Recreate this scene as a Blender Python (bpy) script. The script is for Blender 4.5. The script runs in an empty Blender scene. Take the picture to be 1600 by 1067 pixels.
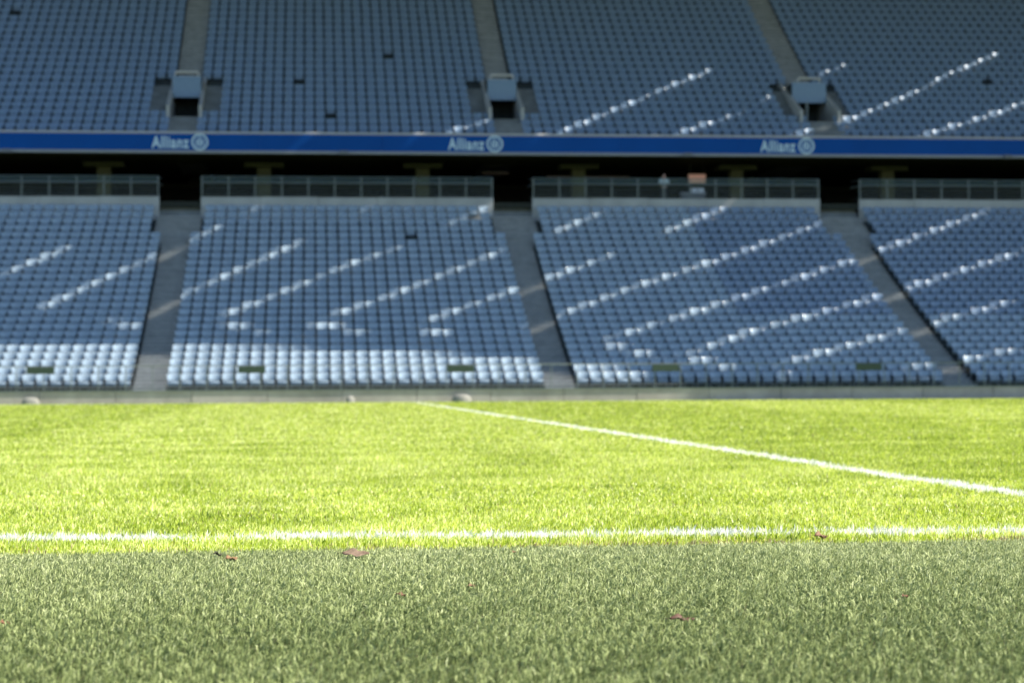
import bpy, math, random
import numpy as np
from mathutils import Matrix, Vector
from mathutils.geometry import delaunay_2d_cdt
random.seed(7); RNG = np.random.default_rng(11)
S = bpy.context.scene
C = S.collection

# ------------------------------------------------------------------ camera
CAM_H = 0.64
psi, th, ro = 0.100053, 0.022106, 0.0055
F = Vector((math.sin(psi)*math.cos(th), math.cos(psi)*math.cos(th), math.sin(th)))
R = F.cross(Vector((0, 0, 1))).normalized(); U = R.cross(F)
R2 = R*math.cos(ro) - U*math.sin(ro); U2 = U*math.cos(ro) + R*math.sin(ro)
cd = bpy.data.cameras.new('camera'); cam = bpy.data.objects.new('camera', cd); C.objects.link(cam)
m = Matrix((R2, U2, -F)).transposed().to_4x4(); m.translation = (0, 0, CAM_H)
cam.matrix_world = m
cd.sensor_width = 36; cd.lens = 3111/1600*36; cd.clip_start = 0.1; cd.clip_end = 1000
cd.dof.use_dof = True; cd.dof.focus_distance = 7.2; cd.dof.aperture_fstop = 4.2; cd.dof.aperture_blades = 0
S.camera = cam

# ------------------------------------------------------------------ light
SUN_EL, SUN_AZ = math.radians(48), math.radians(10)      # azimuth: from +X turned towards the camera side
SUN = Vector((math.cos(SUN_EL)*math.cos(SUN_AZ), -math.cos(SUN_EL)*math.sin(SUN_AZ), math.sin(SUN_EL)))
w = bpy.data.worlds.new('World'); S.world = w; w.use_nodes = True
nt = w.node_tree; bg = nt.nodes['Background']
sky = nt.nodes.new('ShaderNodeTexSky'); sky.sky_type = 'NISHITA'; sky.sun_disc = False
sky.sun_elevation = SUN_EL; sky.sun_rotation = math.atan2(SUN.x, SUN.y)
sky.air_density = 1.0; sky.dust_density = 0.3; sky.ozone_density = 3.0
nt.links.new(sky.outputs[0], bg.inputs[0]); bg.inputs[1].default_value = 0.08
sd = bpy.data.lights.new('sun', 'SUN'); sun = bpy.data.objects.new('sun', sd); C.objects.link(sun)
sd.energy = 5.0; sd.angle = math.radians(0.5); sd.color = (1.0, 0.915, 0.80)
sun.rotation_euler = (-SUN).to_track_quat('-Z', 'Y').to_euler(); sun.location = (60, 0, 80)
S.view_settings.view_transform = 'Standard'; S.view_settings.look = 'None'
S.view_settings.gamma = 1; S.view_settings.use_curve_mapping = False
S.view_settings.exposure = 1.32

# ------------------------------------------------------------------ helpers
def setp(o, label=None, cat=None, group=None, kind=None):
    for k, v in (('label', label), ('category', cat), ('group', group), ('kind', kind)):
        if v: o[k] = v
    return o

def mat(name, col, rough=0.6, spec=0.5, noise=0.0, nscale=6.0, metal=0.0, col2=None, detail=5, bump=0.0, coat=0.0):
    mt = bpy.data.materials.new(name); mt.use_nodes = True
    n = mt.node_tree; b = n.nodes['Principled BSDF']
    b.inputs['Base Color'].default_value = (*col, 1); b.inputs['Roughness'].default_value = rough
    b.inputs['Specular IOR Level'].default_value = spec; b.inputs['Metallic'].default_value = metal
    b.inputs['Coat Weight'].default_value = coat
    if noise or col2 or bump:
        tc = n.nodes.new('ShaderNodeNewGeometry')
        tx = n.nodes.new('ShaderNodeTexNoise'); tx.inputs['Scale'].default_value = nscale; tx.inputs['Detail'].default_value = detail
        tx.inputs['Roughness'].default_value = 0.65
        n.links.new(tc.outputs['Position'], tx.inputs['Vector'])
        if noise or col2:
            mr = n.nodes.new('ShaderNodeMapRange'); mr.inputs[1].default_value = 0.32; mr.inputs[2].default_value = 0.68
            n.links.new(tx.outputs['Fac'], mr.inputs[0])
            mx = n.nodes.new('ShaderNodeMix'); mx.data_type = 'RGBA'
            a = tuple(c*(1-noise) for c in col); c2 = col2 or tuple(min(1, c*(1+noise)) for c in col)
            mx.inputs[6].default_value = (*a, 1); mx.inputs[7].default_value = (*c2, 1)
            n.links.new(mr.outputs[0], mx.inputs[0]); n.links.new(mx.outputs[2], b.inputs['Base Color'])
        if bump:
            bp = n.nodes.new('ShaderNodeBump'); bp.inputs['Strength'].default_value = bump; bp.inputs['Distance'].default_value = 0.02
            n.links.new(tx.outputs['Fac'], bp.inputs['Height']); n.links.new(bp.outputs[0], b.inputs['Normal'])
    return mt

def blade_mat(name, cols, trans=0.35, rough=0.45, spec=0.4, warm=None, nscale=1.5, stripe=None, amp=1.0):
    """cols: (dark, mid, light) picked per blade by the 'tint' attribute; patches by world noise"""
    mt = bpy.data.materials.new(name); mt.use_nodes = True
    n = mt.node_tree; L = n.links; b = n.nodes['Principled BSDF']; out = n.nodes['Material Output']
    at = n.nodes.new('ShaderNodeAttribute'); at.attribute_name = 'tint'
    geo = n.nodes.new('ShaderNodeNewGeometry')
    tx = n.nodes.new('ShaderNodeTexNoise'); tx.inputs['Scale'].default_value = nscale; tx.inputs['Detail'].default_value = 4
    L.new(geo.outputs['Position'], tx.inputs['Vector'])
    ad = n.nodes.new('ShaderNodeMath'); ad.operation = 'MULTIPLY_ADD'; ad.inputs[1].default_value = amp; ad.inputs[2].default_value = -amp/2
    L.new(tx.outputs['Fac'], ad.inputs[0])
    a2 = n.nodes.new('ShaderNodeMath'); a2.operation = 'ADD'; L.new(ad.outputs[0], a2.inputs[0]); L.new(at.outputs['Fac'], a2.inputs[1])
    last = a2
    if stripe:
        x0, wd, amp = stripe
        sp = n.nodes.new('ShaderNodeSeparateXYZ'); L.new(geo.outputs['Position'], sp.inputs[0])
        s1 = n.nodes.new('ShaderNodeMath'); s1.operation = 'SUBTRACT'; s1.inputs[1].default_value = x0; L.new(sp.outputs[0], s1.inputs[0])
        s2 = n.nodes.new('ShaderNodeMath'); s2.operation = 'MULTIPLY'; s2.inputs[1].default_value = math.pi/wd; L.new(s1.outputs[0], s2.inputs[0])
        s3 = n.nodes.new('ShaderNodeMath'); s3.operation = 'SINE'; L.new(s2.outputs[0], s3.inputs[0])
        s4 = n.nodes.new('ShaderNodeMath'); s4.operation = 'MULTIPLY'; s4.inputs[1].default_value = 6; s4.use_clamp = False; L.new(s3.outputs[0], s4.inputs[0])
        s5 = n.nodes.new('ShaderNodeClamp'); s5.inputs[1].default_value = -1; L.new(s4.outputs[0], s5.inputs[0])
        s6 = n.nodes.new('ShaderNodeMath'); s6.operation = 'MULTIPLY_ADD'; s6.inputs[1].default_value = -amp
        L.new(s5.outputs[0], s6.inputs[0]); L.new(a2.outputs[0], s6.inputs[2]); last = s6
    cr = n.nodes.new('ShaderNodeValToRGB'); L.new(last.outputs[0], cr.inputs[0])
    e = cr.color_ramp.elements; e[0].position = 0.0; e[0].color = (*cols[0], 1); e[1].position = 1.0; e[1].color = (*cols[-1], 1)
    for i, c in enumerate(cols[1:-1]):
        el = e.new((i+1)/(len(cols)-1)); el.color = (*c, 1)
    L.new(cr.outputs[0], b.inputs['Base Color'])
    b.inputs['Roughness'].default_value = rough; b.inputs['Specular IOR Level'].default_value = spec
    tr = n.nodes.new('ShaderNodeBsdfTranslucent')
    if warm:
        mx = n.nodes.new('ShaderNodeMix'); mx.data_type = 'RGBA'; mx.blend_type = 'MULTIPLY'; mx.inputs[0].default_value = 1
        mx.inputs[7].default_value = (*warm, 1); L.new(cr.outputs[0], mx.inputs[6]); L.new(mx.outputs[2], tr.inputs[0])
    else: L.new(cr.outputs[0], tr.inputs[0])
    ms = n.nodes.new('ShaderNodeMixShader'); ms.inputs[0].default_value = trans
    L.new(b.outputs[0], ms.inputs[1]); L.new(tr.outputs[0], ms.inputs[2]); L.new(ms.outputs[0], out.inputs[0])
    return mt

class MB:
    def __init__(s): s.v = []; s.f = []; s.mi = []
    def box(s, x0, x1, y0, y1, z0, z1, mi=0):
        b = len(s.v)
        s.v += [(x0,y0,z0),(x1,y0,z0),(x1,y1,z0),(x0,y1,z0),(x0,y0,z1),(x1,y0,z1),(x1,y1,z1),(x0,y1,z1)]
        for q in ((0,3,2,1),(4,5,6,7),(0,1,5,4),(1,2,6,5),(2,3,7,6),(3,0,4,7)): s.f.append(tuple(b+i for i in q)); s.mi.append(mi)
    def poly(s, pts, mi=0):
        b = len(s.v); s.v += [tuple(p) for p in pts]; s.f.append(tuple(range(b, b+len(pts)))); s.mi.append(mi)
    def prism_x(s, prof, x0, x1, mi=0):          # prof: closed (y,z) polygon, counter-clockwise seen from -X..
        b = len(s.v); n = len(prof)
        s.v += [(x0, y, z) for y, z in prof] + [(x1, y, z) for y, z in prof]
        for i in range(n):
            j = (i+1) % n; s.f.append((b+i, b+j, b+n+j, b+n+i)); s.mi.append(mi)
        s.f.append(tuple(b+i for i in range(n))[::-1]); s.f.append(tuple(b+n+i for i in range(n))); s.mi += [mi, mi]
    def tube(s, p, q, r, n=8, mi=0):
        p = Vector(p); q = Vector(q); d = (q-p).normalized()
        a = d.orthogonal().normalized(); c = d.cross(a); b = len(s.v)
        for e in (p, q):
            for i in range(n):
                t = 2*math.pi*i/n; s.v.append(tuple(e + a*math.cos(t)*r + c*math.sin(t)*r))
        for i in range(n):
            j = (i+1) % n; s.f.append((b+i, b+j, b+n+j, b+n+i)); s.mi.append(mi)
        s.f.append(tuple(b+i for i in range(n))[::-1]); s.f.append(tuple(b+n+i for i in range(n))); s.mi += [mi, mi]
    def mesh(s, name, mats, smooth=False):
        me = bpy.data.meshes.new(name); me.from_pydata(s.v, [], s.f)
        for mm in (mats if isinstance(mats, (list, tuple)) else [mats]): me.materials.append(mm)
        me.polygons.foreach_set('material_index', s.mi)
        if smooth: me.polygons.foreach_set('use_smooth', [True]*len(s.f))
        me.update(); return me
    def obj(s, name, mats, parent=None, smooth=False, loc=None):
        o = bpy.data.objects.new(name, s.mesh(name, mats, smooth)); C.objects.link(o)
        if parent: o.parent = parent
        if loc: o.location = loc
        return o

def empty(name, loc=(0, 0, 0)):
    o = bpy.data.objects.new(name, None); C.objects.link(o); o.location = loc; o.empty_display_size = 0.2; return o

# ------------------------------------------------------------------ materials
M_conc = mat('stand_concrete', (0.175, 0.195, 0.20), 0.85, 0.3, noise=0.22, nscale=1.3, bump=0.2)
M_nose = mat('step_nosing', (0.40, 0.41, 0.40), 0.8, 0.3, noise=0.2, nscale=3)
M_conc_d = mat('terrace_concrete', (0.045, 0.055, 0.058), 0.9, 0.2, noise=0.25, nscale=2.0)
M_parap = mat('parapet_concrete', (0.38, 0.40, 0.40), 0.8, 0.3, noise=0.12, nscale=1.0)
M_wallc = mat('pitch_wall_concrete', (0.36, 0.33, 0.30), 0.85, 0.3, noise=0.2, nscale=0.9)
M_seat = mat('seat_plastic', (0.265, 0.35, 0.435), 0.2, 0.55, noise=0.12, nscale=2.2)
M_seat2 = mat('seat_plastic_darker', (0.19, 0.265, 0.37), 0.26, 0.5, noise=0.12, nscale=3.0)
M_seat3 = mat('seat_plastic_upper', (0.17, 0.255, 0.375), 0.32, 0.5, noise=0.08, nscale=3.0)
M_brk = mat('seat_bracket_steel', (0.16, 0.17, 0.17), 0.5, 0.5)
M_steel = mat('galvanised_rail', (0.15, 0.18, 0.175), 0.42, 0.6, metal=0.35, noise=0.1, nscale=4)
M_green = mat('dark_green_panel', (0.035, 0.06, 0.04), 0.5, 0.4)
M_blue = mat('banner_blue', (0.0, 0.068, 0.31), 0.5, 0.12, noise=0.07, nscale=0.4)
M_print = mat('banner_print', (0.52, 0.70, 0.80), 0.5, 0.4)
M_trim = mat('banner_trim', (0.26, 0.28, 0.30), 0.6, 0.4, noise=0.08)
M_ledge = mat('ledge_metal', (0.50, 0.51, 0.52), 0.45, 0.5, noise=0.08)
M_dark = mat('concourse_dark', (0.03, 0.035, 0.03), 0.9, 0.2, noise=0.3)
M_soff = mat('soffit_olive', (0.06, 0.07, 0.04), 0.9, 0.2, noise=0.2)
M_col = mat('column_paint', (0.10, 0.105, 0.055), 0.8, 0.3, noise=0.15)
M_portal = mat('portal_panel', (0.12, 0.21, 0.33), 0.3, 0.6, noise=0.08)
M_roof = mat('roof_cushion', (0.35, 0.35, 0.35), 0.6, 0.3)

# ------------------------------------------------------------------ stand geometry
def low_S(k): return 1.01 + 0.307*k + 0.00226*k*k         # middle height of the seat in row k
def up_S(k): return 14.21 + 0.469*k + 0.00181*k*k
def low_F(k): return low_S(k) - 0.61                       # floor
def up_F(k): return up_S(k) - 0.61
LD, UD = 82.5, 105.0
NL, NU = 25, 24
A_LOW = [(-24.2, -22.8), (-7.35, -5.95), (9.63, 10.97), (26.75, 28.15), (43.9, 45.3)]
A_UP = [(-24.2, -22.8), (-7.4, -6.05), (9.82, 11.1), (27.0, 28.5), (44, 45.3)]
XL, XR = -22.8, 54.0

def terrace(mb, fF, D0, k0, k1, x0, x1, base, mi=0):
    prof = []
    for k in range(k0, k1):
        y0 = D0 + .8*k - .45; y1 = y0 + .8
        prof += [(y0, fF(k)), (y1, fF(k))]
    ye = prof[-1][0]
    prof = [(prof[0][0], base)] + prof + [(ye, base)]
    # build as quads (non-convex end caps as per-row slabs)
    for k in range(k0, k1):
        y0 = D0 + .8*k - .45; y1 = y0 + .8
        zb = fF(k-1) if k > k0 else base
        mb.poly([(x0, y0, zb), (x1, y0, zb), (x1, y0, fF(k)), (x0, y0, fF(k))], mi)
        mb.poly([(x0, y0, fF(k)), (x1, y0, fF(k)), (x1, y1, fF(k)), (x0, y1, fF(k))], mi)
        for x in (x0, x1): mb.poly([(x, y0, base), (x, y0, fF(k)), (x, y1, fF(k)), (x, y1, base)], mi)
    mb.poly([(x0, ye, base), (x1, ye, base), (x1, ye, fF(k1-1)), (x0, ye, fF(k1-1))], mi)

# ground sheets
EDGE_S, TL_S = .008, -.07
NEAR_EDGE, TL, FAR_TL, WALL_Y, HX = 7.74, 8.30, 76.66, 80.5, 3.91
M_soil = mat('pitch_soil', (0.09, 0.12, 0.02), 0.95, 0.1, noise=0.3, nscale=0.8, col2=(0.24, 0.28, 0.05))
M_infill = mat('turf_infill', (0.03, 0.035, 0.015), 0.95, 0.1, noise=0.4, nscale=30, col2=(0.09, 0.10, 0.045))
M_farturf = mat('surround_turf', (0.22, 0.28, 0.12), 0.9, 0.1, noise=0.15, nscale=1.0)
g = MB(); g.poly([(-600, -600, -0.02), (600, -600, -0.02), (600, 600, -0.02), (-600, 600, -0.02)])
setp(g.obj('ground', mat('ground_asphalt', (0.06, 0.06, 0.06), 0.9, 0.2, noise=0.2)), kind='structure')
g = MB(); g.poly([(-70, NEAR_EDGE-70*EDGE_S, 0), (75, NEAR_EDGE+75*EDGE_S, 0), (75, FAR_TL+.9, 0), (-70, FAR_TL+.9, 0)])
setp(g.obj('pitch', M_soil), kind='structure')
g = MB(); g.poly([(-70, -8, -0.004), (75, -8, -0.004), (75, NEAR_EDGE+.3, -0.004), (-70, NEAR_EDGE+.3, -0.004)])
setp(g.obj('artificial_turf', M_infill), kind='structure')
g = MB(); g.poly([(-70, FAR_TL+.9, 0.004), (75, FAR_TL+.9, 0.004), (75, WALL_Y, 0.004), (-70, WALL_Y, 0.004)])
setp(g.obj('surround', M_farturf), kind='structure')

# ------------------------------------------------------------------ lower stand
low = empty('lower_stand', (0, LD, 0)); setp(low, kind='structure')
def child(mb, name, mats, par, smooth=False):
    o = mb.obj(name, mats, None, smooth); o.parent = par; o.matrix_parent_inverse = Matrix.Translation(-par.location); return o
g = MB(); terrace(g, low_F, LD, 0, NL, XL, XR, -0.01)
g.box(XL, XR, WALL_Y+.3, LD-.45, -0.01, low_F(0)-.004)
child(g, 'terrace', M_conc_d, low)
for (a, b) in A_LOW[1:4]:
    g = MB()
    for k in range(0, NL):
        wide = .45 if k >= 21 else 0
        y0 = LD+.8*k-.45; z0 = low_F(k)+.006; z1 = (low_F(k)+low_F(k+1))/2
        g.box(a-wide+.03, b+wide-.03, y0-.008, y0+.4, z0-.30, z0)
        g.box(a-wide+.03, b+wide-.03, y0+.4, y0+.796, z0-.25, z1)
        for yy, zz in ((y0-.012, z0), (y0+.396, z1)): g.box(a-wide+.034, b+wide-.034, yy, yy+.05, zz-.05, zz+.003, 1)
    # upper flight to the concourse
    y0 = LD+.8*NL-.45
    for i in range(4): g.box(a-.42, b+.42, y0+.3*i, y0+.3*i+.31, low_F(NL-1), low_F(NL-1)+.26*(i+1))
    child(g, 'stair', [M_conc, M_nose], low)
TOPY, TOPZ = 102.35, 10.32
ends = [(XL, -7.70), (-5.62, 9.33), (11.35, 26.55), (28.65, 43.5)]
for i, (x0, x1) in enumerate(ends):
    n = 5; wdt = (x1-x0)/n
    for j in range(n):
        g = MB(); g.box(x0+wdt*j+.008, x0+wdt*(j+1)-.008, TOPY-.17, TOPY, low_F(24)-.2, TOPZ + (.0, .012, -.008)[j % 3])
        child(g, 'parapet_panel', M_parap, low)

# ------------------------------------------------------------------ concourse behind
con = empty('concourse', (0, 103, 0)); setp(con, kind='structure')
CF = 10.1
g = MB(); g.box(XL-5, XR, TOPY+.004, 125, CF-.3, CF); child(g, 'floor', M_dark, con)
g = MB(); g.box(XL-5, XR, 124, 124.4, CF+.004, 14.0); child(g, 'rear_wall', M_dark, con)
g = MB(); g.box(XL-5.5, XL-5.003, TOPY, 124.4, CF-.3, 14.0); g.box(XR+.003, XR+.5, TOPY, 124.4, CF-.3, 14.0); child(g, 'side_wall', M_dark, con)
for i in range(-1, 6):
    x = (-19.6, -11.07, -2.55, 6.01, 14.57, 23.4, 31.94)[i+1]
    c = empty('concourse_column', (x, 108.3, CF))
    names = ['far left, outside the picture', 'leftmost in the picture, left of the first stair', 'above the left part of the second block', 'above the right part of the second block', 'above the left part of the third block', 'right of the light board', 'above the left part of the last block']
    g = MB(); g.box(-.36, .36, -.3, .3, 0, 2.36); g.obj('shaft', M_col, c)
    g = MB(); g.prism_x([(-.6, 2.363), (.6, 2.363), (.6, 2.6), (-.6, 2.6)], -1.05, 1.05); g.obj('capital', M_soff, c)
    lab = ['olive concrete column at the far left end of the dark concourse', 'olive column in dark concourse behind the leftmost seat block',
           'olive column in dark concourse behind left end of second seat block', 'olive column in dark concourse behind right end of second seat block',
           'olive column behind the left end of the third seat block', 'olive column right of the pale board behind the third seat block',
           'rightmost olive column, behind left end of the rightmost seat block'][i+1]
    setp(c, lab, 'column', 'columns under the upper tier')

# ------------------------------------------------------------------ upper stand
ups = empty('upper_stand', (0, UD, 0)); setp(ups, kind='structure')
g = MB()
prev = XL-5
cent = [(a+b)/2 for a, b in A_UP]
HWS = {1: .77, 2: .80, 3: .98}
for ci in (1, 2, 3):
    c = cent[ci]; HW = HWS[ci]
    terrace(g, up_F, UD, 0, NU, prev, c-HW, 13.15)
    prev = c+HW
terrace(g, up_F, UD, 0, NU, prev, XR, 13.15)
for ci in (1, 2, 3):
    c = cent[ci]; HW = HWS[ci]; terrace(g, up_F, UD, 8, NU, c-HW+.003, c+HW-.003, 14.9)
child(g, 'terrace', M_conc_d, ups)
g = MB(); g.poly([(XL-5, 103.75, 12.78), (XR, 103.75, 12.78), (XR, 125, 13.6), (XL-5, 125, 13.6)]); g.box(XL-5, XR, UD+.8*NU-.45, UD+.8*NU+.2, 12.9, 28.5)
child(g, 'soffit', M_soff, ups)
for ci in (1, 2, 3):
    a, b = A_UP[ci]; c = cent[ci]; HW = HWS[ci]
    g = MB()
    for k in range(9, NU-1):
        y0 = UD+.8*k-.45; z0 = up_F(k)+.006; z1 = (up_F(k)+up_F(k+1))/2
        g.box(a, b, y0-.008, y0+.4, z0-.4, z0); g.box(a, b, y0+.4, y0+.796, z0-.3, z1)
        for yy, zz in ((y0-.012, z0), (y0+.396, z1)): g.box(a+.004, b-.004, yy, yy+.05, zz-.05, zz+.003, 1)
    child(g, 'stair', [M_conc, M_nose], ups)
    for s in (-1, 1):
        g = MB(); x0, x1 = sorted((c+s*(HW+.17), c+s*1.98))
        for k in range(3, 8):
            y0 = UD+.8*k-.45; z0 = up_F(k)+.006; z1 = (up_F(k)+up_F(k+1))/2
            g.box(x0, x1, y0-.008, y0+.4, z0-.4, z0); g.box(x0, x1, y0+.4, y0+.796, z0-.3, z1)
        child(g, 'side_stair', M_conc, ups)
    # front steps and tunnel floor
    g = MB()
    for k, (y0, z) in enumerate(((104.35, 13.95), (105.1, 14.3), (105.9, 14.65), (106.7, 15.0))):
        g.box(c-HW+.004, c+HW-.004, y0, 118 if k == 3 else y0+.8, 13.1, z)
    child(g, 'portal_floor', M_conc, ups)
    for s in (-1, 1):
        g = MB(); x0, x1 = sorted((c+s*(HW-.005), c+s*(HW+.16)))
        g.prism_x([(106.5, 14.0), (118, 14.0), (118, 18.0), (111.8, 18.0), (106.9, 15.75), (106.5, 15.6)], x0, x1)
        child(g, 'portal_wall', M_parap if s else M_conc, ups)
    g = MB(); g.box(c-HW+.01, c+HW-.01, 109.0, 109.12, 16.36, 17.5); child(g, 'portal_header', M_portal, ups)
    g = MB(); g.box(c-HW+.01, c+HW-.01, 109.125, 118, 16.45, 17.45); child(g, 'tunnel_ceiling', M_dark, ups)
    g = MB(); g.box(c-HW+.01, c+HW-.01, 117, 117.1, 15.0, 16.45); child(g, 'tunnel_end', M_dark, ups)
    g = MB(); g.tube((c-.62, 109.05, 17.74), (c+.62, 109.05, 17.74), .07)
    for s in (-.62, .62): g.tube((c+s, 109.05, 17.45), (c+s, 109.05, 17.74), .04)
    child(g, 'header_rail', M_ledge, ups)
g = MB(); g.box(cent[3]-.28, cent[3]-.18, 108.6, 108.7, 15.0, 16.36); child(g, 'portal_post', M_steel, ups)

# ------------------------------------------------------------------ banner (fascia of the upper tier)
ban = empty('banner', (0, 103.6, 12.7))
setp(ban, 'long blue advertising banner with white lettering along the upper tier edge', 'banner')
g = MB()
pr = [(103.62, 13.70), (103.62, 13.74)] + [(103.78+.16*math.cos(t), 13.74+.11*math.sin(t)) for t in [math.pi*(1-i/6) for i in range(7)]] + [(104.35, 13.74), (104.35, 13.70)]
g.prism_x(pr, XL-5, XR); child(g, 'ledge', M_ledge, ban, True)
nb = 13; bw = (XR-XL+5)/nb
for i in range(nb):
    g = MB(); g.box(XL-5+bw*i+.004, XL-5+bw*(i+1)-.004, 103.60, 103.75, 12.85, 13.697); child(g, 'blue_panel', M_blue, ban)
g = MB(); g.box(XL-5, XR, 103.57, 103.8, 12.70, 12.848); child(g, 'lower_trim', M_trim, ban)

def text_mesh(txt, size, width):
    cu = bpy.data.curves.new('t', 'FONT'); cu.body = txt; cu.size = size; cu.space_character = 1.12; cu.extrude = .006; cu.offset = size*.026
    o = bpy.data.objects.new('t', cu); C.objects.link(o)
    dg = bpy.context.evaluated_depsgraph_get(); me = bpy.data.meshes.new_from_object(o.evaluated_get(dg))
    xs = [v.co.x for v in me.vertices]; zs = [v.co.y for v in me.vertices]
    sx = width/(max(xs)-min(xs)); x0 = min(xs)
    for v in me.vertices: v.co = Vector(((v.co.x-x0)*sx, -v.co.z, v.co.y))
    bpy.data.objects.remove(o); bpy.data.curves.remove(cu); return me
for i, (x0, ex) in enumerate(((-8.19, -5.74), (7.1, 9.55), (23.71, 26.2))):
    me = text_mesh('Allianz', .84, 1.9); me.name = 'lettering'; me.materials.clear(); me.materials.append(M_print)
    o = bpy.data.objects.new('lettering', me); C.objects.link(o); o.parent = ban; o.location = (x0, -.012, 12.98-12.7)
    # round emblem: ring, stylised eagle of three bars
    g = MB(); z0 = 13.28; N = 40; Y = 103.585
    for (ro_, ri_) in ((.43, .335),):
        for j in range(N):
            t0, t1 = 2*math.pi*j/N, 2*math.pi*(j+1)/N
            p = lambda r, t, y: (ex+r*math.cos(t), y, z0+r*math.sin(t))
            g.poly([p(ri_, t0, Y-.01), p(ro_, t0, Y-.01), p(ro_, t1, Y-.01), p(ri_, t1, Y-.01)])
            g.poly([p(ro_, t0, Y-.01), p(ro_, t0, Y+.02), p(ro_, t1, Y+.02), p(ro_, t1, Y-.01)])
            g.poly([p(ri_, t0, Y-.01), p(ri_, t1, Y-.01), p(ri_, t1, Y+.02), p(ri_, t0, Y+.02)])
    for dx, zb, zt in ((-.15, -.2, .1), (0, -.24, .2), (.15, -.2, .1)):
        g.box(ex+dx-.045, ex+dx+.045, Y-.01, Y+.014, z0+zb, z0+zt)
    g.poly([(ex-.19, Y-.01, z0+.1), (ex-.105, Y-.01, z0+.1), (ex-.105, Y-.01, z0+.16), (ex-.15, Y-.01, z0+.19)])
    g.poly([(ex+.105, Y-.01, z0+.1), (ex+.19, Y-.01, z0+.1), (ex+.15, Y-.01, z0+.19), (ex+.105, Y-.01, z0+.16)])
    g.poly([(ex-.07, Y-.011, z0+.2), (ex+.045, Y-.011, z0+.2), (ex+.0, Y-.011, z0+.29), (ex-.045, Y-.011, z0+.27)])
    child(g, 'emblem', M_print, ban)
for x, lab in ((-15.5, 'small grey box fixture under the banner edge at far left'), (1.66, 'small grey box fixture under the banner between first two logos'),
               (19.78, 'small grey box fixture under the banner above the pale board'), (37.2, 'small grey box fixture under the banner at far right')):
    f0 = empty('fixture', (x, 103.45, 12.66)); setp(f0, lab, 'fixture', 'box fixtures under the banner')
    g = MB(); g.prism_x([(-.12, .0), (.1, -.02), (.12, .16), (-.04, .2)], -.22, .22); g.obj('housing', M_brk, f0)
    g = MB(); g.box(-.04, .04, .1, .16, .08, .2); g.obj('bracket', M_steel, f0)

# ------------------------------------------------------------------ seats
def seat_parts(detail=True):
    nu = 4
    def grid(rows, close):        # rows: list of (fx, y(u), z)
        g = MB()
        for (fx, fy, fz) in rows:
            for i in range(nu+1):
                u = -1+2*i/nu; g.v.append((fx*u, fy(u), fz(u)))
        nr = len(rows)
        for r in range(nr if close else nr-1):
            for i in range(nu):
                a = r*(nu+1)+i; b = ((r+1) % nr)*(nu+1)+i
                g.f.append((a, a+1, b+1, b)); g.mi.append(0)
        return g
    wrap = lambda y, a: (lambda u: y - a*u*u)
    hz = lambda z, a: (lambda u: z - a*u**4)
    back = grid([(.22, wrap(.12, .05), hz(.53, 0)), (.238, wrap(.145, .07), hz(.62, 0)), (.240, wrap(.195, .085), hz(.76, .015)),
                 (.236, wrap(.22, .08), hz(.805, .02)), (.234, wrap(.25, .08), hz(.79, .02)), (.240, wrap(.235, .09), hz(.74, .015))]
                + ([(.205, wrap(.15, .05), hz(.555, 0))] if detail else []), False)
    pan = grid([(.19, wrap(.06, -.02), hz(.28, 0)), (.215, wrap(-.005, -.03), hz(.36, 0)), (.225, wrap(-.02, -.02), hz(.43, 0)), (.215, wrap(.0, -.02), hz(.485, .01)),
                (.20, wrap(.03, -.02), hz(.485, .01)), (.20, wrap(.07, -.01), hz(.46, .01))] + ([(.19, wrap(.09, 0), hz(.32, 0))] if detail else []), detail)
    br = MB()
    for s in (-.2, .17): br.prism_x([(.1, .0), (.2, .0), (.2, .5), (.06, .42), (.06, .3)], s, s+.03)
    br.box(-.2, .2, .1, .14, .30, .335); br.box(-.05, .05, .15, .17, .336, .62)
    return back, pan, br
BK, PN, BR = seat_parts(True); bk, pn, br_ = seat_parts(False)
me_back = {0: BK.mesh('backrest', M_seat, True), 1: BK.mesh('backrest', M_seat2, True)}
me_pan = {0: PN.mesh('seat_pan', M_seat, True), 1: PN.mesh('seat_pan', M_seat2, True)}
me_brk = BR.mesh('bracket', M_brk)
ORD = ['first','second','third','fourth','fifth','sixth','seventh','eighth','ninth','tenth','eleventh','twelfth','thirteenth','fourteenth','fifteenth','sixteenth','seventeenth','eighteenth','nineteenth','twentieth']
def ordn(n):
    if n <= 20: return ORD[n-1]
    t = {2: 'twenty', 3: 'thirty'}[n//10]
    return {20: 'twentieth', 30: 'thirtieth'}[n] if n % 10 == 0 else t+'-'+ORD[n % 10-1]
spots = []          # (x, y, z, matidx, k, block, i-from-left, n)
blocks_low = [(-22.8, -7.35), (-5.95, 9.63), (10.97, 26.75), (28.15, 43.9)]
for bi, (x0, x1) in enumerate(blocks_low):
    n = 28; dx = (x1-x0)/n
    for k in range(NL):
        for i in range(n):
            if k >= 21 and ((i == 0 and bi > 0) or i == n-1): continue
            x = x0+dx*(i+.5)
            if x < -19.5 or x > 43: continue
            if (abs(x-8.2) < .3 and k == 23) or (abs(x-5.0) < .28 and k == 20): continue
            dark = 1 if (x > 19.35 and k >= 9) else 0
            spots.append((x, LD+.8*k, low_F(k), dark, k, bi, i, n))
def vis(s):
    px = 488 + s[0]/s[1]*3111; return 2 < px < 1598
cand = sorted([s for s in spots if vis(s)], key=lambda s: (s[4], abs(s[0]-6)))[:300]
cs = set((s[0], s[1]) for s in cand)
BL = ['leftmost block', 'block between left and middle stairs', 'block between middle and right stairs', 'rightmost block']
def lit(x, k):
    return (k <= 3 and x < 6.6) or (k <= 4 and x < -.4) or (k <= 2 and x < 9.7) or (k <= 1 and x < 13.2) or (k == 0 and x < 14.1)
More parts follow.
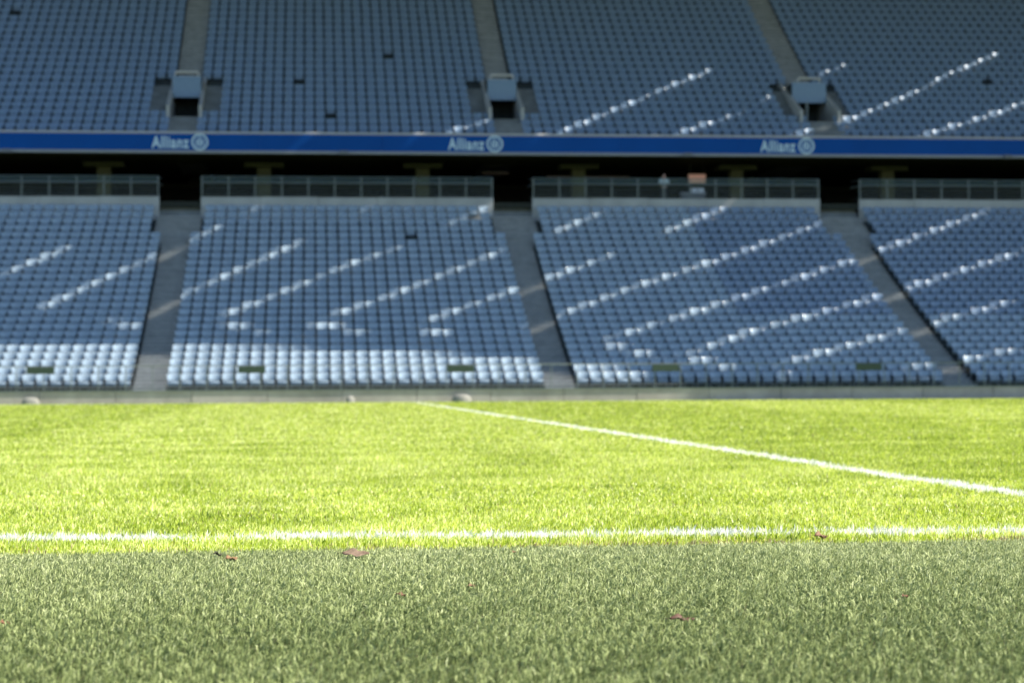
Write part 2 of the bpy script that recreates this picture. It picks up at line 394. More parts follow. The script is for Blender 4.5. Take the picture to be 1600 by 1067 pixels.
for (x, y, z, d, k, bi, i, n) in cand:
    r = empty('stadium_seat', (x, y, z)); r.rotation_euler[2] = random.uniform(-.012, .012)
    for nm, me in (('backrest', me_back[d]), ('seat_pan', me_pan[d]), ('bracket', me_brk)):
        o = bpy.data.objects.new(nm, me); C.objects.link(o); o.parent = r
    row = ['front', 'second', 'third', 'fourth', 'fifth', 'sixth'][k]
    if bi == 0: pos = ordn(n-i) + ' from the stair'
    else: pos = ordn(i+1) + ' from left'
    adj = 'sunlit' if lit(x, k) else 'shaded'
    setp(r, '%s seat, %s row of %s, %s' % (adj, row, BL[bi], pos), 'seat', 'folding seats in the front rows')
holes = [(-17.3, 118.8), (-.58, 110.7), (1.07, 106.6), (4.44, 113.9), (38.8, 111.4)]
rest = [s for s in spots if (s[0], s[1]) not in cs]
edges = [(XL-5+.1, cent[1]), (cent[1], cent[2]), (cent[2], cent[3]), (cent[3], XR-.1)]
for bi, (c0, c1) in enumerate(edges):
    x0 = c0+.70 if bi else c0; x1 = c1-.70 if bi < 3 else c1
    n = int((x1-x0)/.56); dx = (x1-x0)/n
    for k in range(NU):
        for i in range(n):
            x = x0+dx*(i+.5)
            if x < -23.5 or x > 49: continue
            if 3 <= k <= 7 and any(abs(x-c) < 2.02 for c in cent[1:4]): continue
            if any(abs(x-c) < .98 for c in cent[1:4]) and k == 8: continue
            y = UD+.8*k
            if any(abs(x-hx) < .29 and abs(y-hy) < .42 for hx, hy in holes): continue
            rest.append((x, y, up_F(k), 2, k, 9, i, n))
tv = np.array(bk.v + pn.v); nb_ = len(bk.v); tf = np.array(bk.f + [tuple(a+nb_ for a in q) for q in pn.f])
P = np.array([(s[0], s[1], s[2]) for s in rest]); MI = np.array([s[3] for s in rest])
ns = len(P); jit = RNG.normal(0, .006, (ns, 1, 3)); jit[:, :, 2] *= .6
tilt = RNG.normal(0, .02, (ns, 1)); 
V = tv[None] + P[:, None] + jit; V[:, :, 0] += tilt*tv[None, :, 1]; V[:, :, 1] -= tilt*tv[None, :, 0]
V = V.reshape(-1, 3); FQ = (tf[None] + (np.arange(ns)*len(tv))[:, None, None]).reshape(-1, 4)
def fast_mesh(name, V, Fc, mats, mi=None, smooth=False, attr=None):
    me = bpy.data.meshes.new(name); nv, nf, k = len(V), len(Fc), Fc.shape[1]
    me.vertices.add(nv); me.vertices.foreach_set('co', V.astype(np.float32).ravel())
    me.loops.add(nf*k); me.loops.foreach_set('vertex_index', Fc.astype(np.int32).ravel())
    me.polygons.add(nf); me.polygons.foreach_set('loop_start', np.arange(0, nf*k, k, dtype=np.int32))
    try: me.polygons.foreach_set('loop_total', np.full(nf, k, dtype=np.int32))
    except Exception: pass
    for mm in mats: me.materials.append(mm)
    if mi is not None: me.polygons.foreach_set('material_index', mi.astype(np.int32))
    me.update(calc_edges=True)
    me.polygons.foreach_set('use_smooth', np.full(nf, smooth))
    if attr is not None:
        a = me.attributes.new('tint', 'FLOAT', 'POINT'); a.data.foreach_set('value', attr.astype(np.float32))
    return me
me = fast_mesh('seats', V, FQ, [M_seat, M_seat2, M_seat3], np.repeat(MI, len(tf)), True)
o = bpy.data.objects.new('seats', me); C.objects.link(o)
setp(o, 'blue grey folding seats filling both tiers behind the front rows', 'seats', kind='stuff')

# ------------------------------------------------------------------ wall and railings
wl = empty('pitch_wall', (0, WALL_Y, 0)); setp(wl, 'low concrete wall between the far side of the pitch and the front seats', 'wall')
x = XL
while x < XR:
    g = MB(); g.box(x+.01, x+2.99, WALL_Y+random.uniform(0, .012), WALL_Y+.3, 0.005, .47); child(g, 'wall_panel', M_wallc, wl)
    g = MB(); g.box(x+.006, x+2.994, WALL_Y-.03, WALL_Y+.32, .472, .53); child(g, 'coping', M_steel, wl)
    x += 3.0
fr = empty('front_railing', (0, WALL_Y+.18, .53)); setp(fr, 'thin galvanised railing on the low wall in front of the first seat row', 'railing')
g = MB(); g.tube((XL, WALL_Y+.18, 1.5), (XR, WALL_Y+.18, 1.5), .026); child(g, 'top_rail', M_steel, fr)
g = MB(); g.tube((XL, WALL_Y+.18, .66), (XR, WALL_Y+.18, .66), .018); child(g, 'bottom_rail', M_steel, fr)
pm = MB(); pm.tube((0, 0, 0), (0, 0, .97), .02); pmesh = pm.mesh('post', M_steel)
x = -17.05
while x < 38:
    o = bpy.data.objects.new('post', pmesh); C.objects.link(o); o.parent = fr; o.location = (x, 0, 0); x += 1.07
for x in (-10.75, -2.42, 6.0, 14.42, 22.95, 31.5):
    g = MB(); g.box(x-.55, x+.55, WALL_Y+.12, WALL_Y+.16, 1.20, 1.47); child(g, 'solid_panel', M_green, fr)

# glass material for upper strip of the top railings
M_glass = bpy.data.materials.new('rail_glass'); M_glass.use_nodes = True
n = M_glass.node_tree; b = n.nodes['Principled BSDF']; b.inputs['Base Color'].default_value = (.25, .36, .38, 1); b.inputs['Roughness'].default_value = .12
t = n.nodes.new('ShaderNodeBsdfTransparent'); t.inputs[0].default_value = (.85, .93, .93, 1); ms = n.nodes.new('ShaderNodeMixShader'); ms.inputs[0].default_value = .08
n.links.new(t.outputs[0], ms.inputs[1]); n.links.new(b.outputs[0], ms.inputs[2]); n.links.new(ms.outputs[0], n.nodes['Material Output'].inputs[0])
labs = ['steel and glass railing on the parapet above the leftmost seat block', 'steel and glass railing above the block between left and middle stairs',
        'steel and glass railing above the block between middle and right stairs', 'steel and glass railing on the parapet above the rightmost seat block']
for bi, (x0, x1) in enumerate(ends):
    rl = empty('railing', ((x0+x1)/2, TOPY-.08, TOPZ)); setp(rl, labs[bi], 'railing', 'railings along the top of the lower tier')
    Y = TOPY-.08; e0, e1 = x0+.06, x1-.06
    for nm, z, r in (('top_rail', 11.37, .018), ('handrail', 11.04, .045), ('bottom_rail', 10.42, .015)):
        g = MB(); g.tube((e0, Y, z), (e1, Y, z), r)
        for e in (e0, e1): g.tube((e, Y, z), (e+(.12 if e == e1 else -.12), Y+1.3, z), r)
        child(g, nm, M_steel, rl)
    npst = int((e1-e0)/1.34); pmb = MB(); pmb.box(-.03, .03, -.02, .02, 0, 1.05); pme = pmb.mesh('post', M_steel)
    for j in range(npst+1):
        o = bpy.data.objects.new('post', pme); C.objects.link(o); o.parent = rl; o.location = (e0+(e1-e0)*j/npst-rl.location.x, 0, 0)
    g = MB()
    xx = e0
    while xx < e1: g.box(xx-.004, xx+.004, Y+.02, Y+.032, 10.42, 11.04); xx += .15
    for z in (10.56, 10.7, 10.84): g.box(e0, e1, Y+.034, Y+.04, z-.006, z+.006)
    child(g, 'mesh_infill', M_steel, rl)
    for j in range(npst):
        a = e0+(e1-e0)*j/npst; c = e0+(e1-e0)*(j+1)/npst
        g = MB(); g.box(a+.05, c-.05, Y-.006, Y+.006, 11.08, 11.35); child(g, 'glass_pane', M_glass, rl)

# ------------------------------------------------------------------ concourse things
M_board = mat('board_face', (.6, .42, .36), .6); bb = M_board.node_tree.nodes['Principled BSDF']
bb.inputs['Emission Color'].default_value = (1, .55, .42, 1); bb.inputs['Emission Strength'].default_value = .08  # faint glow added to the face so the board reads as lit
bd = empty('lit_board', (21.53, 110, CF)); setp(bd, 'pale pinkish lit board hanging in the dark concourse behind the third block', 'board')
g = MB(); g.box(-.48, .48, -.03, .03, 1.85, 2.32); g.obj('face', M_board, bd)
g = MB(); g.box(-.52, -.483, -.05, .05, 1.81, 2.36); g.box(.483, .52, -.05, .05, 1.81, 2.36); g.box(-.48, .48, -.05, .05, 1.81, 1.847); g.box(-.48, .48, -.05, .05, 2.323, 2.36); g.obj('frame', M_brk, bd)
g = MB(); g.box(-.4, -.37, -.01, .01, 2.36, 2.9); g.box(.37, .4, -.01, .01, 2.36, 2.9); g.obj('hanger', M_brk, bd)
M_white = mat('white_carton', (.75, .75, .75), .6)
bx = empty('white_box', (20.6, 105.2, CF)); setp(bx, 'white carton standing on a small counter below the lit board', 'box')
g = MB(); g.box(-.32, .32, -.2, .2, .82, 1.06); g.obj('carton', M_white, bx)
g = MB(); g.box(-.1, .1, -.205, -.2005, .9, .97); g.obj('tape', M_trim, bx)
ct = empty('counter', (20.35, 105.2, CF)); setp(ct, 'narrow grey service counter behind the railing under the lit board', 'counter')
g = MB(); g.box(-.7, .7, -.3, .3, .76, .81); g.obj('top', M_parap, ct)
g = MB(); g.box(-.65, .65, -.25, .25, .0, .757); g.obj('body', M_brk, ct)
M_lamp = mat('lamp_strip', (.12, .09, .08), .5); lb = M_lamp.node_tree.nodes['Principled BSDF']
lb.inputs['Emission Color'].default_value = (1, .75, .6, 1); lb.inputs['Emission Strength'].default_value = .004
for (x0, x1, z, lab) in ((13.4, 15.0, 12.55, 'short dim reddish light strip deep in the concourse left of a column'),
                         (15.5, 18.2, 12.55, 'long dim reddish light strip deep in the concourse right of a column'),
                         (9.7, 11.2, 12.75, 'dim light strip in the concourse above the middle stair opening')):
    l = empty('light_strip', ((x0+x1)/2, 113, z)); setp(l, lab, 'light', 'dim light strips in the concourse')
    g = MB(); g.box(-(x1-x0)/2, (x1-x0)/2, -.04, .04, -.035, .035); g.obj('tube', M_lamp, l)
    g = MB(); g.box(-(x1-x0)/2, (x1-x0)/2, -.06, .06, .04, .09); g.obj('tray', M_brk, l)

# ---- person leaning at the railing
M_skin = mat('skin', (.55, .32, .24), .5); M_shirt = mat('white_shirt', (.7, .7, .72), .8); M_trs = mat('dark_trousers', (.03, .035, .05), .8); M_hair = mat('hair', (.05, .03, .02), .7)
def skin(name, pts, edges, rad, mt, parent, sub=2):
    me = bpy.data.meshes.new(name); me.from_pydata(pts, edges, []); o = bpy.data.objects.new(name, me); C.objects.link(o)
    o.parent = parent; sk = o.modifiers.new('skin', 'SKIN')
    for i, r in enumerate(rad): me.skin_vertices[0].data[i].radius = (r, r*.85) if not isinstance(r, tuple) else r
    me.skin_vertices[0].data[0].use_root = True
    sb = o.modifiers.new('sub', 'SUBSURF'); sb.levels = sub; sb.render_levels = sub
    me.materials.append(mt); sk.use_smooth_shade = True; return o
def fix_skin(me):
    if not me.skin_vertices: me.skin_vertices.new()
_old = bpy.data.meshes.new
per = empty('person', (18.45, 103.3, CF)); setp(per, 'person in a white shirt standing behind the railing left of the lit board', 'person')
pts = [(0,0,.88),(0,0,1.05),(0,-.02,1.25),(0,-.03,1.36),(0,-.05,1.44),(0,-.06,1.52),(0,-.06,1.60),
       (-.09,0,.82),(-.1,-.01,.45),(-.1,.02,.08),(-.1,-.12,.03),(.09,0,.82),(.1,.03,.45),(.11,.05,.08),(.11,-.08,.03),
       (-.18,-.02,1.33),(-.24,-.12,1.1),(-.18,-.36,1.0),(-.15,-.44,.99),(.18,-.02,1.33),(.25,-.1,1.1),(.2,-.35,1.0),(.17,-.44,.99)]
ed = [(0,1),(1,2),(2,3),(3,4),(4,5),(5,6),(0,7),(7,8),(8,9),(9,10),(0,11),(11,12),(12,13),(13,14),(3,15),(15,16),(16,17),(17,18),(3,19),(19,20),(20,21),(21,22)]
rd = [.14,.13,.15,.10,.055,.085,.07,.085,.06,.045,.04,.085,.06,.045,.04,.06,.045,.035,.03,.06,.045,.035,.03]
def skin_obj(name, pts, ed, rd, mt, sub=2):
    me = bpy.data.meshes.new(name); me.from_pydata(pts, ed, [])
    o = bpy.data.objects.new(name, me); C.objects.link(o); o.parent = per
    sk = o.modifiers.new('skin', 'SKIN'); sk.use_smooth_shade = True
    if not len(me.skin_vertices):
        import bmesh as bmm
        bm = bmm.new(); bm.from_mesh(me); bm.verts.layers.skin.verify(); bm.to_mesh(me); bm.free()
    for i, r in enumerate(rd): me.skin_vertices[0].data[i].radius = (r, r*.9)
    me.skin_vertices[0].data[0].use_root = True
    sb = o.modifiers.new('subsurf', 'SUBSURF'); sb.levels = sub; sb.render_levels = sub
    me.materials.append(mt); return o
skin_obj('body', pts, ed, rd, M_skin)
sel = [0,1,2,3,15,16,19,20]
skin_obj('shirt', [pts[i] for i in sel], [(0,1),(1,2),(2,3),(3,4),(4,5),(3,6),(6,7)], [rd[i]+.02 for i in sel], M_shirt)
sel = [0,7,8,9,11,12,13]
skin_obj('trousers', [pts[i] for i in sel], [(0,1),(1,2),(2,3),(0,4),(4,5),(5,6)], [rd[i]+.016 for i in sel], M_trs)
skin_obj('hair', [(0,-.03,1.56),(0,-.05,1.64)], [(0,1)], [.088,.075], M_hair)
for s in (-1, 1):
    g = MB(); g.tube((s*.03,-.148,1.56),(s*.03,-.135,1.56),.012,8); g.obj('eye', M_hair, per)
    skin_obj('finger_grip', [(s*.16,-.44,.99),(s*.15,-.49,1.0),(s*.145,-.51,.96)], [(0,1),(1,2)], [.018,.012,.009], M_skin, 1)

# small pale items at the foot of the wall
M_pale = mat('pale_cloth', (.2, .2, .18), .8)
def lump(name, lab, cat, x, y, w_, d_, h_, mt):
    g = MB(); N, Mr = 12, 5
    for r in range(Mr+1):
        ph = math.pi/2*r/Mr
        for i in range(N):
            t = 2*math.pi*i/N; k = 1+.12*math.sin(3*t+x)+.08*math.sin(5*t)
            g.v.append((w_/2*math.cos(t)*math.cos(ph)**.6*k, d_/2*math.sin(t)*math.cos(ph)**.6*k, h_*math.sin(ph)))
    for r in range(Mr):
        for i in range(N):
            j = (i+1) % N; g.f.append((r*N+i, r*N+j, r*N+N+j, r*N+N+i)); g.mi.append(0)
    o = g.obj(name, mt, None, True, (x, y, 0.004)); setp(o, lab, cat)
lump('bag', 'small pale bag at the foot of the wall below the second seat block', 'bag', 1.5, 80.1, .36, .3, .26, M_pale)
lump('sack', 'low pale sack at the foot of the wall under the leftmost block', 'sack', -11.1, 80.1, .7, .3, .28, M_pale)
lump('cloth_bundle', 'flat pale bundle at the foot of the wall left of the middle stair', 'bundle', 6.0, 80.15, .8, .3, .3, M_pale)

# ------------------------------------------------------------------ roof of cushions with open joints (throws the shade and the bright streaks)
RZ = 38.0
def to_roof(p): t = (RZ-p[2])/SUN.z; return (p[0]+SUN.x*t, p[1]+SUN.y*t)
LOW = [[[-14.35, 93.88, 5.96], [-11.34, 97.49, 7.68]], [[-12.1, 90.06, 4.23], [-10.03, 92.94, 5.52], [-7.23, 96.32, 7.11], [-4.19, 99.99, 8.92]], [[-3.28, 101.13, 9.51], [-2.5, 102.04, 9.98]], [[-7.42, 89.53, 4.0], [-5.74, 91.84, 5.02], [-0.38, 97.98, 7.92]], [[-8.96, 88.9, 3.73], [-7.31, 88.17, 3.42]], [[-4.04, 89.31, 3.91], [-2.52, 90.75, 4.54], [1.91, 95.3, 6.62], [4.77, 97.56, 7.71]], [[-4.15, 88.73, 3.66], [-1.88, 87.5, 3.14]], [[2.36, 101.32, 9.6], [3.44, 102.32, 10.13]], [[0.64, 89.14, 3.83], [3.89, 91.83, 5.02], [9.45, 96.97, 7.42]], [[-0.22, 88.56, 3.59], [2.44, 87.4, 3.09]], [[6.82, 99.84, 8.84], [9.48, 102.3, 10.11]], [[4.89, 88.54, 3.58], [7.97, 91.08, 4.68], [14.92, 96.53, 7.21]], [[4.52, 88.03, 3.36], [6.47, 86.86, 2.87]], [[12.06, 98.96, 8.4], [15.23, 101.66, 9.78]], [[9.55, 88.0, 3.35], [15.05, 92.55, 5.34], [21.18, 96.71, 7.3], [26.36, 100.35, 9.1]], [[17.58, 98.91, 8.38], [21.94, 102.41, 10.17]], [[12.78, 86.52, 2.73], [26.59, 95.8, 6.86], [35.54, 101.82, 9.86]], [[12.65, 86.3, 2.66], [14.96, 84.41, 1.88]], [[16.32, 84.97, 2.1], [19.74, 87.57, 3.17], [26.79, 91.56, 4.89], [35.63, 96.91, 7.39]], [[15.8, 84.9, 2.05], [17.91, 83.23, 1.41]], [[19.66, 83.56, 1.54], [26.63, 87.52, 3.15], [33.51, 91.24, 4.75]], [[19.8, 82.99, 1.32], [20.36, 81.91, 0.9]], [[24.59, 82.92, 1.25], [28.31, 84.2, 1.79], [31.35, 85.42, 2.28]], [[23.98, 82.08, 0.97], [26.56, 82.32, 1.06]]]
UP = [[[5.77, 103.86, 13.66], [9.87, 106.31, 15.1]], [[12.19, 103.96, 13.72], [18.74, 109.22, 16.86]], [[19.17, 109.62, 17.1], [22.92, 112.43, 18.84]], [[18.42, 104.06, 13.78], [23.77, 107.4, 15.75]], [[24.96, 108.65, 16.51], [25.6, 109.21, 16.85]], [[26.71, 110.16, 17.43], [27.31, 110.8, 17.83]], [[29.33, 112.1, 18.64], [31.19, 113.34, 19.41]], [[24.95, 104.15, 13.83], [30.15, 107.05, 15.54], [35.36, 110.81, 17.83]], [[35.7, 111.2, 18.07], [36.48, 111.94, 18.53], [41.22, 115.18, 20.59]], [[32.07, 104.26, 13.9], [38.14, 107.5, 15.82], [42.12, 110.16, 17.43]], [[0.04, 103.77, 13.61], [0.64, 104.22, 13.88]]]
EDGE = [(-40, 86.9, 2.9), (-13, 86.35, 2.65), (-7, 86.1, 2.5), (-.4, 85.75, 2.35), (6.6, 84.9, 2.0), (10, 84.1, 1.65), (13.2, 83.3, 1.3), (14.1, 82.5, 1.2), (15.0, 80.5, .3), (18, 79.9, 0), (45, 79.6, 0)]
rr = random.Random(5)
slots = []
for line in UP:
    if line[0][1] < 104.6:                     # carry the joint on across the ledge of the upper tier
        a, b = Vector(line[0]), Vector(line[1]); d = (a-b).normalized()
        q0 = a+d*.55; q0.z = 13.8; line.insert(0, list(q0))
for line in LOW+UP:
    q = [Vector(to_roof(p)) for p in line]; pts2 = []
    for a, b in zip(q[:-1], q[1:]):
        nseg = max(1, int((b-a).length/.9))
        for i in range(nseg): pts2.append(a.lerp(b, i/nseg))
    pts2.append(q[-1]); lft, rgt = [], []
    ph = rr.uniform(0, 6)
    for i, p in enumerate(pts2):
        d = (pts2[min(i+1, len(pts2)-1)]-pts2[max(i-1, 0)]).normalized(); nn = Vector((-d.y, d.x))
        end = .35 if i in (0, len(pts2)-1) else 1
        wv = (.215+.09*math.sin(i*1.9+ph)+rr.uniform(-.09, .07))*end
        lft.append(p+nn*wv); rgt.append(p-nn*wv)
    slots.append(lft+rgt[::-1])
outer = [Vector(to_roof(p)) for p in EDGE] + [Vector((150, 70)), Vector((150, 160)), Vector((-60, 160))]
vc, ec = [], []
for poly in [outer]+slots:
    b0 = len(vc); vc += [Vector((p.x, p.y)) for p in poly]; ec += [(b0+i, b0+(i+1) % len(poly)) for i in range(len(poly))]
vo, eo, fo, *_ = delaunay_2d_cdt(vc, ec, [], 0, 1e-5)
def inside(p, poly):
    c = False; n = len(poly); j = n-1
    for i in range(n):
        a, b = poly[i], poly[j]
        if (a.y > p.y) != (b.y > p.y) and p.x < (b.x-a.x)*(p.y-a.y)/(b.y-a.y)+a.x: c = not c
        j = i
    return c
g = MB(); g.v = [(v.x, v.y, RZ) for v in vo]
for f in fo:
    c = sum((vo[i] for i in f), Vector((0, 0)))/len(f)
    if inside(c, outer) and not any(inside(c, s) for s in slots): g.f.append(tuple(f)); g.mi.append(0)
roof = g.obj('stadium_roof', M_roof); setp(roof, kind='structure')
so = roof.modifiers.new('solidify', 'SOLIDIFY'); so.thickness = .05

# ------------------------------------------------------------------ grass blades
def blades(x, y, h, wd, lean_dir, lean, segs, z0=0.0, tint=None):
    """one bent blade per point; segs 1: one triangle, 2: quad + triangle"""
    n = len(x); yaw = RNG.uniform(0, 2*np.pi, n)
    wx, wy = np.cos(yaw)*wd/2, np.sin(yaw)*wd/2
    lx, ly = np.cos(lean_dir), np.sin(lean_dir)
    tipx = x+lx*h*np.sin(lean); tipy = y+ly*h*np.sin(lean); tipz = z0+h*np.cos(lean)
    zb = np.full(n, z0-.003)
    if segs == 1:
        V = np.stack([np.stack([x-wx, y-wy, zb], 1), np.stack([x+wx, y+wy, zb], 1), np.stack([tipx, tipy, tipz], 1)], 1)
        T = np.arange(n)[:, None]*3+np.array([[0, 1, 2]]); nv = 3
    else:
        mx = x+lx*h*np.sin(lean)*.32; my = y+ly*h*np.sin(lean)*.32; mz = z0+h*(np.cos(lean)*.4+.18)
        V = np.stack([np.stack([x-wx*.9, y-wy*.9, zb], 1), np.stack([x+wx*.9, y+wy*.9, zb], 1),
                      np.stack([mx+wx, my+wy, mz], 1), np.stack([mx-wx, my-wy, mz], 1), np.stack([tipx, tipy, tipz], 1)], 1)
        b = np.arange(n)[:, None, None]*5; T = (b+np.array([[[0, 1, 2], [0, 2, 3], [3, 2, 4]]])).reshape(-1, 3); nv = 5
    if tint is None: tint = RNG.uniform(0, 1, n)
    return V.reshape(-1, 3), T, np.repeat(tint, nv)
def join(parts):
    V, T, A = [], [], []; off = 0
    for v, t, a in parts: V.append(v); T.append(t+off); A.append(a); off += len(v)
    return np.concatenate(V), np.concatenate(T), np.concatenate(A)
def sample(y0, y1, rho, p, yref):
    ys = np.linspace(y0, y1, 400); wdt = .59*ys+2.0; d = rho*(yref/ys)**p*wdt
    tot = np.trapezoid(d, ys) if hasattr(np, 'trapezoid') else np.trapz(d, ys); n = int(tot)
    c = np.cumsum(d); c /= c[-1]; y = np.interp(RNG.uniform(0, 1, n), c, ys); y += RNG.uniform(-.5, .5, n)*(y1-y0)/400
    x = RNG.uniform(0, 1, n)*(.59*y+2.0) - (.19*y+1.0); return x, np.clip(y, y0, y1)
def field(x, y, s, seed):
    r = np.random.default_rng(seed); o = np.zeros_like(x)
    for i in range(7):
        a = r.uniform(0, 2*np.pi); k = s*r.uniform(.6, 2.2); o += np.sin((np.cos(a)*x+np.sin(a)*y*.6)*k+r.uniform(0, 6))/2.6
    return o

# artificial turf fibres in the foreground
x, y = sample(3.2, 8.2, 12500, -0.1, 5.0); k = y < NEAR_EDGE+.03+EDGE_S*x; x, y = x[k], y[k]; n = len(x)
fl = field(x, y, 9, 3); f2 = field(x, y, 60, 4); f3 = field(x, y, 130, 5)
h = (.023+.0015*fl*.6+.004*f2+RNG.normal(0, .004, n)).clip(.008, .036)
ld = .35*fl+1.6*f3+np.pi*.15+RNG.normal(0, .9, n); le = np.abs(.85+.3*f2+RNG.normal(0, .35, n)).clip(0, 1.4)
tint = (RNG.normal(.5, .25, n)+.12*f2+.16*np.clip(y-6.3, -1.5, 1.5)).clip(0, 1)      # brightness falloff painted into the tint: paler by the pitch, darker towards the camera
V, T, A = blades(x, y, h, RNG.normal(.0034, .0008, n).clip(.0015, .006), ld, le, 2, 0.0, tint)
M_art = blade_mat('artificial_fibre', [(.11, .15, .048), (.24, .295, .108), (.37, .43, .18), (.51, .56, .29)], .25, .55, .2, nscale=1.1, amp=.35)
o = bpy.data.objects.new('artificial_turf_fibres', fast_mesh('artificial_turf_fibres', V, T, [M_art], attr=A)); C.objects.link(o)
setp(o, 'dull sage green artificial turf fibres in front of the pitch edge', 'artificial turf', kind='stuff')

# natural grass
M_grass = blade_mat('pitch_grass', [(.08, .15, .010), (.34, .46, .04), (.60, .70, .12), (.87, .90, .48)], .42, .38, .6, warm=(1.15, 1.15, .55), nscale=.9, stripe=(HX, 7.5, .07))
M_paint = blade_mat('white_painted_grass', [(.62, .66, .55), (.78, .8, .74), (.85, .86, .82)], .3, .6, .3, nscale=4)
M_dry = blade_mat('dry_grass', [(.22, .15, .08), (.36, .27, .14), (.5, .42, .25)], .3, .6, .3, nscale=4)
def grass_batch(y0, y1, rho, p, segs, wk):
    x, y = sample(y0, y1, rho, p, 8.0); n = len(x)
    fl = field(x, y, 3.2, 8); fc = field(x, y, 45, 9); fd = field(x, y, 80, 10); h = (.031+.003*fl+.006*fc+RNG.normal(0, .006, n)).clip(.012, .055)
    ye = y-EDGE_S*x-NEAR_EDGE; yt = y-TL_S*x
    if y0 < 9: h *= np.where(ye < .12, .72, 1)
    wd = (.0038*(y/8.0)**wk)*RNG.uniform(.7, 1.3, n); ld = 2*fd+RNG.uniform(-1.6, 1.6, n); le = np.abs(RNG.normal(.4, .42, n)).clip(0, 1.3)
    white = np.zeros(n, bool)
    t = np.abs(yt-TL)+RNG.normal(0, .024, n); e = .10+.016*field(x, y, 14, 12)
    white |= (t < e) & (RNG.uniform(0, 1, n) < .70+.30*field(x, y, 7, 13))
    t = np.abs(x-HX)+RNG.normal(0, .012, n); white |= (t < .082+.012*field(x, y, 6, 15)) & (RNG.uniform(0, 1, n) < .80+.12*field(x, y, 3, 19))
    white |= (np.abs(y-FAR_TL) < .06) | (np.abs(np.hypot(x-HX, y-42.66)) < .11)
    brown = (RNG.uniform(0, 1, n) < .03+np.clip(.75-ye/.18*.75, 0, 1)*np.clip(.25+.2*x+.5*field(x, y, 5, 17), .08, .9)) & ~white
    cls = np.where(ye < .01, 9, np.where(white, 1, np.where(brown, 2, 0)))
    return x, y, h, wd, ld, le, cls, segs
acc = {0: [], 1: [], 2: []}
for args in ((7.5, 12.5, 12500, 1.6, 2, 1.0), (12.5, 21, 11500, 1.7, 1, 1.2), (21, FAR_TL+.9, 9000, 2.0, 1, 1.35)):
    x, y, h, wd, ld, le, cls, segs = grass_batch(*args)
    for c in (0, 1, 2):
        k = cls == c
        if k.any(): acc[c].append(blades(x[k], y[k], h[k]*(1.18 if c == 1 else 1), wd[k]*(1.25 if c == 1 else 1), ld[k], le[k], segs))
for c, nm, mt, lab, cat in ((0, 'grass', M_grass, 'bright yellow green mown grass of the sunlit pitch', 'grass'), (1, 'painted_grass', M_paint, 'white painted grass blades of the pitch marking lines', 'grass'),
                            (2, 'dry_grass', M_dry, 'dry brownish grass blades thickest along the pitch edge', 'grass')):
    V, T, A = join(acc[c])
    o = bpy.data.objects.new(nm, fast_mesh(nm, V, T, [mt], attr=A)); C.objects.link(o); setp(o, lab, cat, kind='stuff')
    print(nm, len(T))
M_line = mat('line_paint', (.7, .72, .66), .8, noise=.1)
g = MB(); g.poly([(-7, TL-7*TL_S-.058, .004), (HX+.06, TL+HX*TL_S-.058, .004), (HX+.06, TL+HX*TL_S+.058, .004), (-7, TL-7*TL_S+.058, .004)]); setp(g.obj('touchline', M_line), kind='structure')
g = MB(); g.poly([(HX-.06, TL+HX*TL_S+.06, .004), (HX+.06, TL+HX*TL_S+.06, .004), (HX+.06, FAR_TL-.06, .004), (HX-.06, FAR_TL-.06, .004)]); setp(g.obj('halfway_line', M_line), kind='structure')

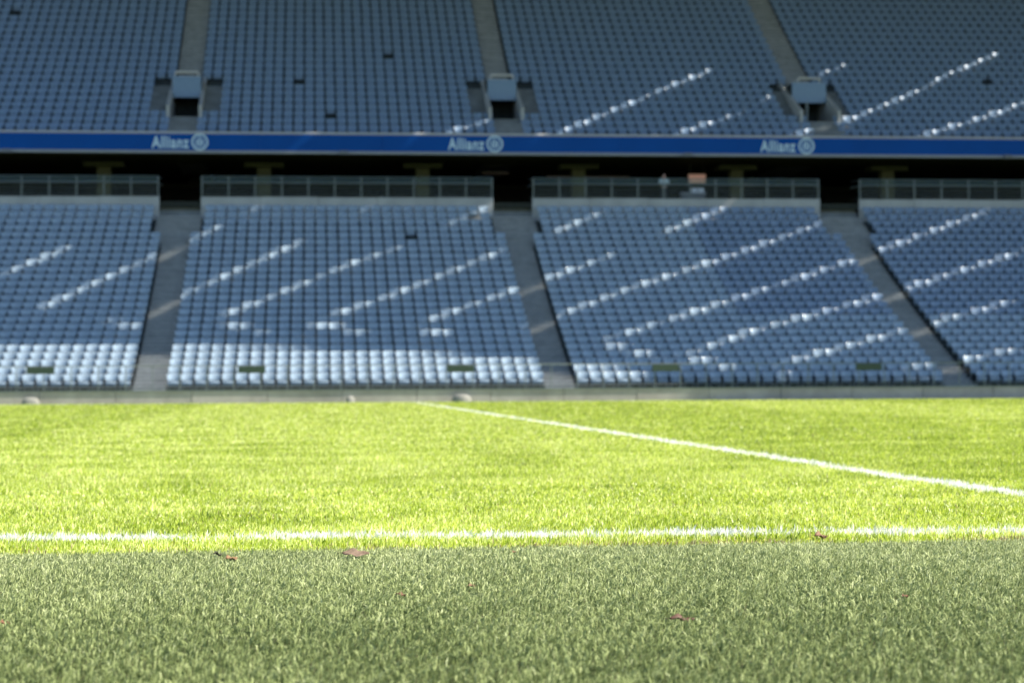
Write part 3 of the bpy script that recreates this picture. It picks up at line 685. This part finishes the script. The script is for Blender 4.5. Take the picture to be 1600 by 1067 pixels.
# ------------------------------------------------------------------ fallen leaves
def leaf(lab, x, y, L, W, yaw, curl, col, z=.018, tilt=0):
    g = MB(); N, Mx = 10, 4
    for i in range(N+1):
        u = i/N; half = W/2*math.sin(math.pi*u**.85)*(1+.15*math.sin(17*u)) + .0006
        for j in range(Mx+1):
            v = -1+2*j/Mx
            g.v.append((L*(u-.5), half*v, curl*L*(.30*v*v*math.sin(math.pi*u) + .25*math.sin(5.5*u+.7)) + .003*math.sin(13*u+3*v)))
    for i in range(N):
        for j in range(Mx): a = i*(Mx+1)+j; g.f.append((a, a+1, a+Mx+2, a+Mx+1)); g.mi.append(0)
    mt = mat('leaf_'+str(int(x*100)), col, .65, .3, noise=.35, nscale=60)
    r = empty('fallen_leaf', (x, y, z)); r.rotation_euler = (tilt, 0, yaw)
    o = g.obj('blade', mt, r, True); so = o.modifiers.new('solidify', 'SOLIDIFY'); so.thickness = .0008
    s = MB(); s.tube((-L/2, 0, curl*L*.17), (-L/2-L*.18, .004, curl*L*.1), .0009, 6); s.obj('stem', mt, r)
    setp(r, lab, 'leaf', 'fallen leaves on the artificial turf')
def at(px, py, z=.015):
    d = F + R2*((px-800)/3111) + U2*((533.5-py)/3111); t = (z-CAM_H)/d.z; return d.x*t, d.y*t
for lab, px, py, L, W, yaw, curl, col, z, tl in (
    ('large curled brown leaf on turf just below the white touchline, left of centre', 556, 864, .10, .06, .05, .12, (.15, .105, .07), .026, .35),
    ('small orange tan leaf near the pitch edge at left', 362, 872, .05, .045, .6, .3, (.2, .12, .06), .016, .25),
    ('narrow dark leaf beside the orange tan leaf at left', 340, 866, .04, .012, .7, .6, (.05, .05, .03), .02, .2),
    ('reddish brown leaf half sunk in turf, right of centre', 1066, 967, .07, .03, .1, .3, (.09, .045, .03), .012, .3),
    ('tiny red brown leaf on the turf edge, centre', 803, 862, .02, .014, .9, .3, (.17, .07, .04), .013, .25),
    ('small dark red leaf in turf, centre left', 627, 929, .032, .016, -.4, .4, (.13, .06, .035), .013, .25),
    ('small tan leaf in turf just left of centre', 738, 915, .03, .02, .4, .3, (.2, .12, .07), .013, .25),
    ('small red leaf in turf at right', 1414, 931, .026, .018, 1.0, .3, (.17, .07, .045), .013, .25),
    ('red brown leaf in turf at the left picture edge', 6, 973, .03, .02, .3, .3, (.18, .08, .045), .013, .25),
    ('dark brown crumpled leaf at the painted line, right', 1283, 838, .06, .04, .2, .6, (.16, .09, .05), .025, .5)):
    x, y = at(px, py, z); leaf(lab, x, y, L, W, yaw, curl, col, z, tl)
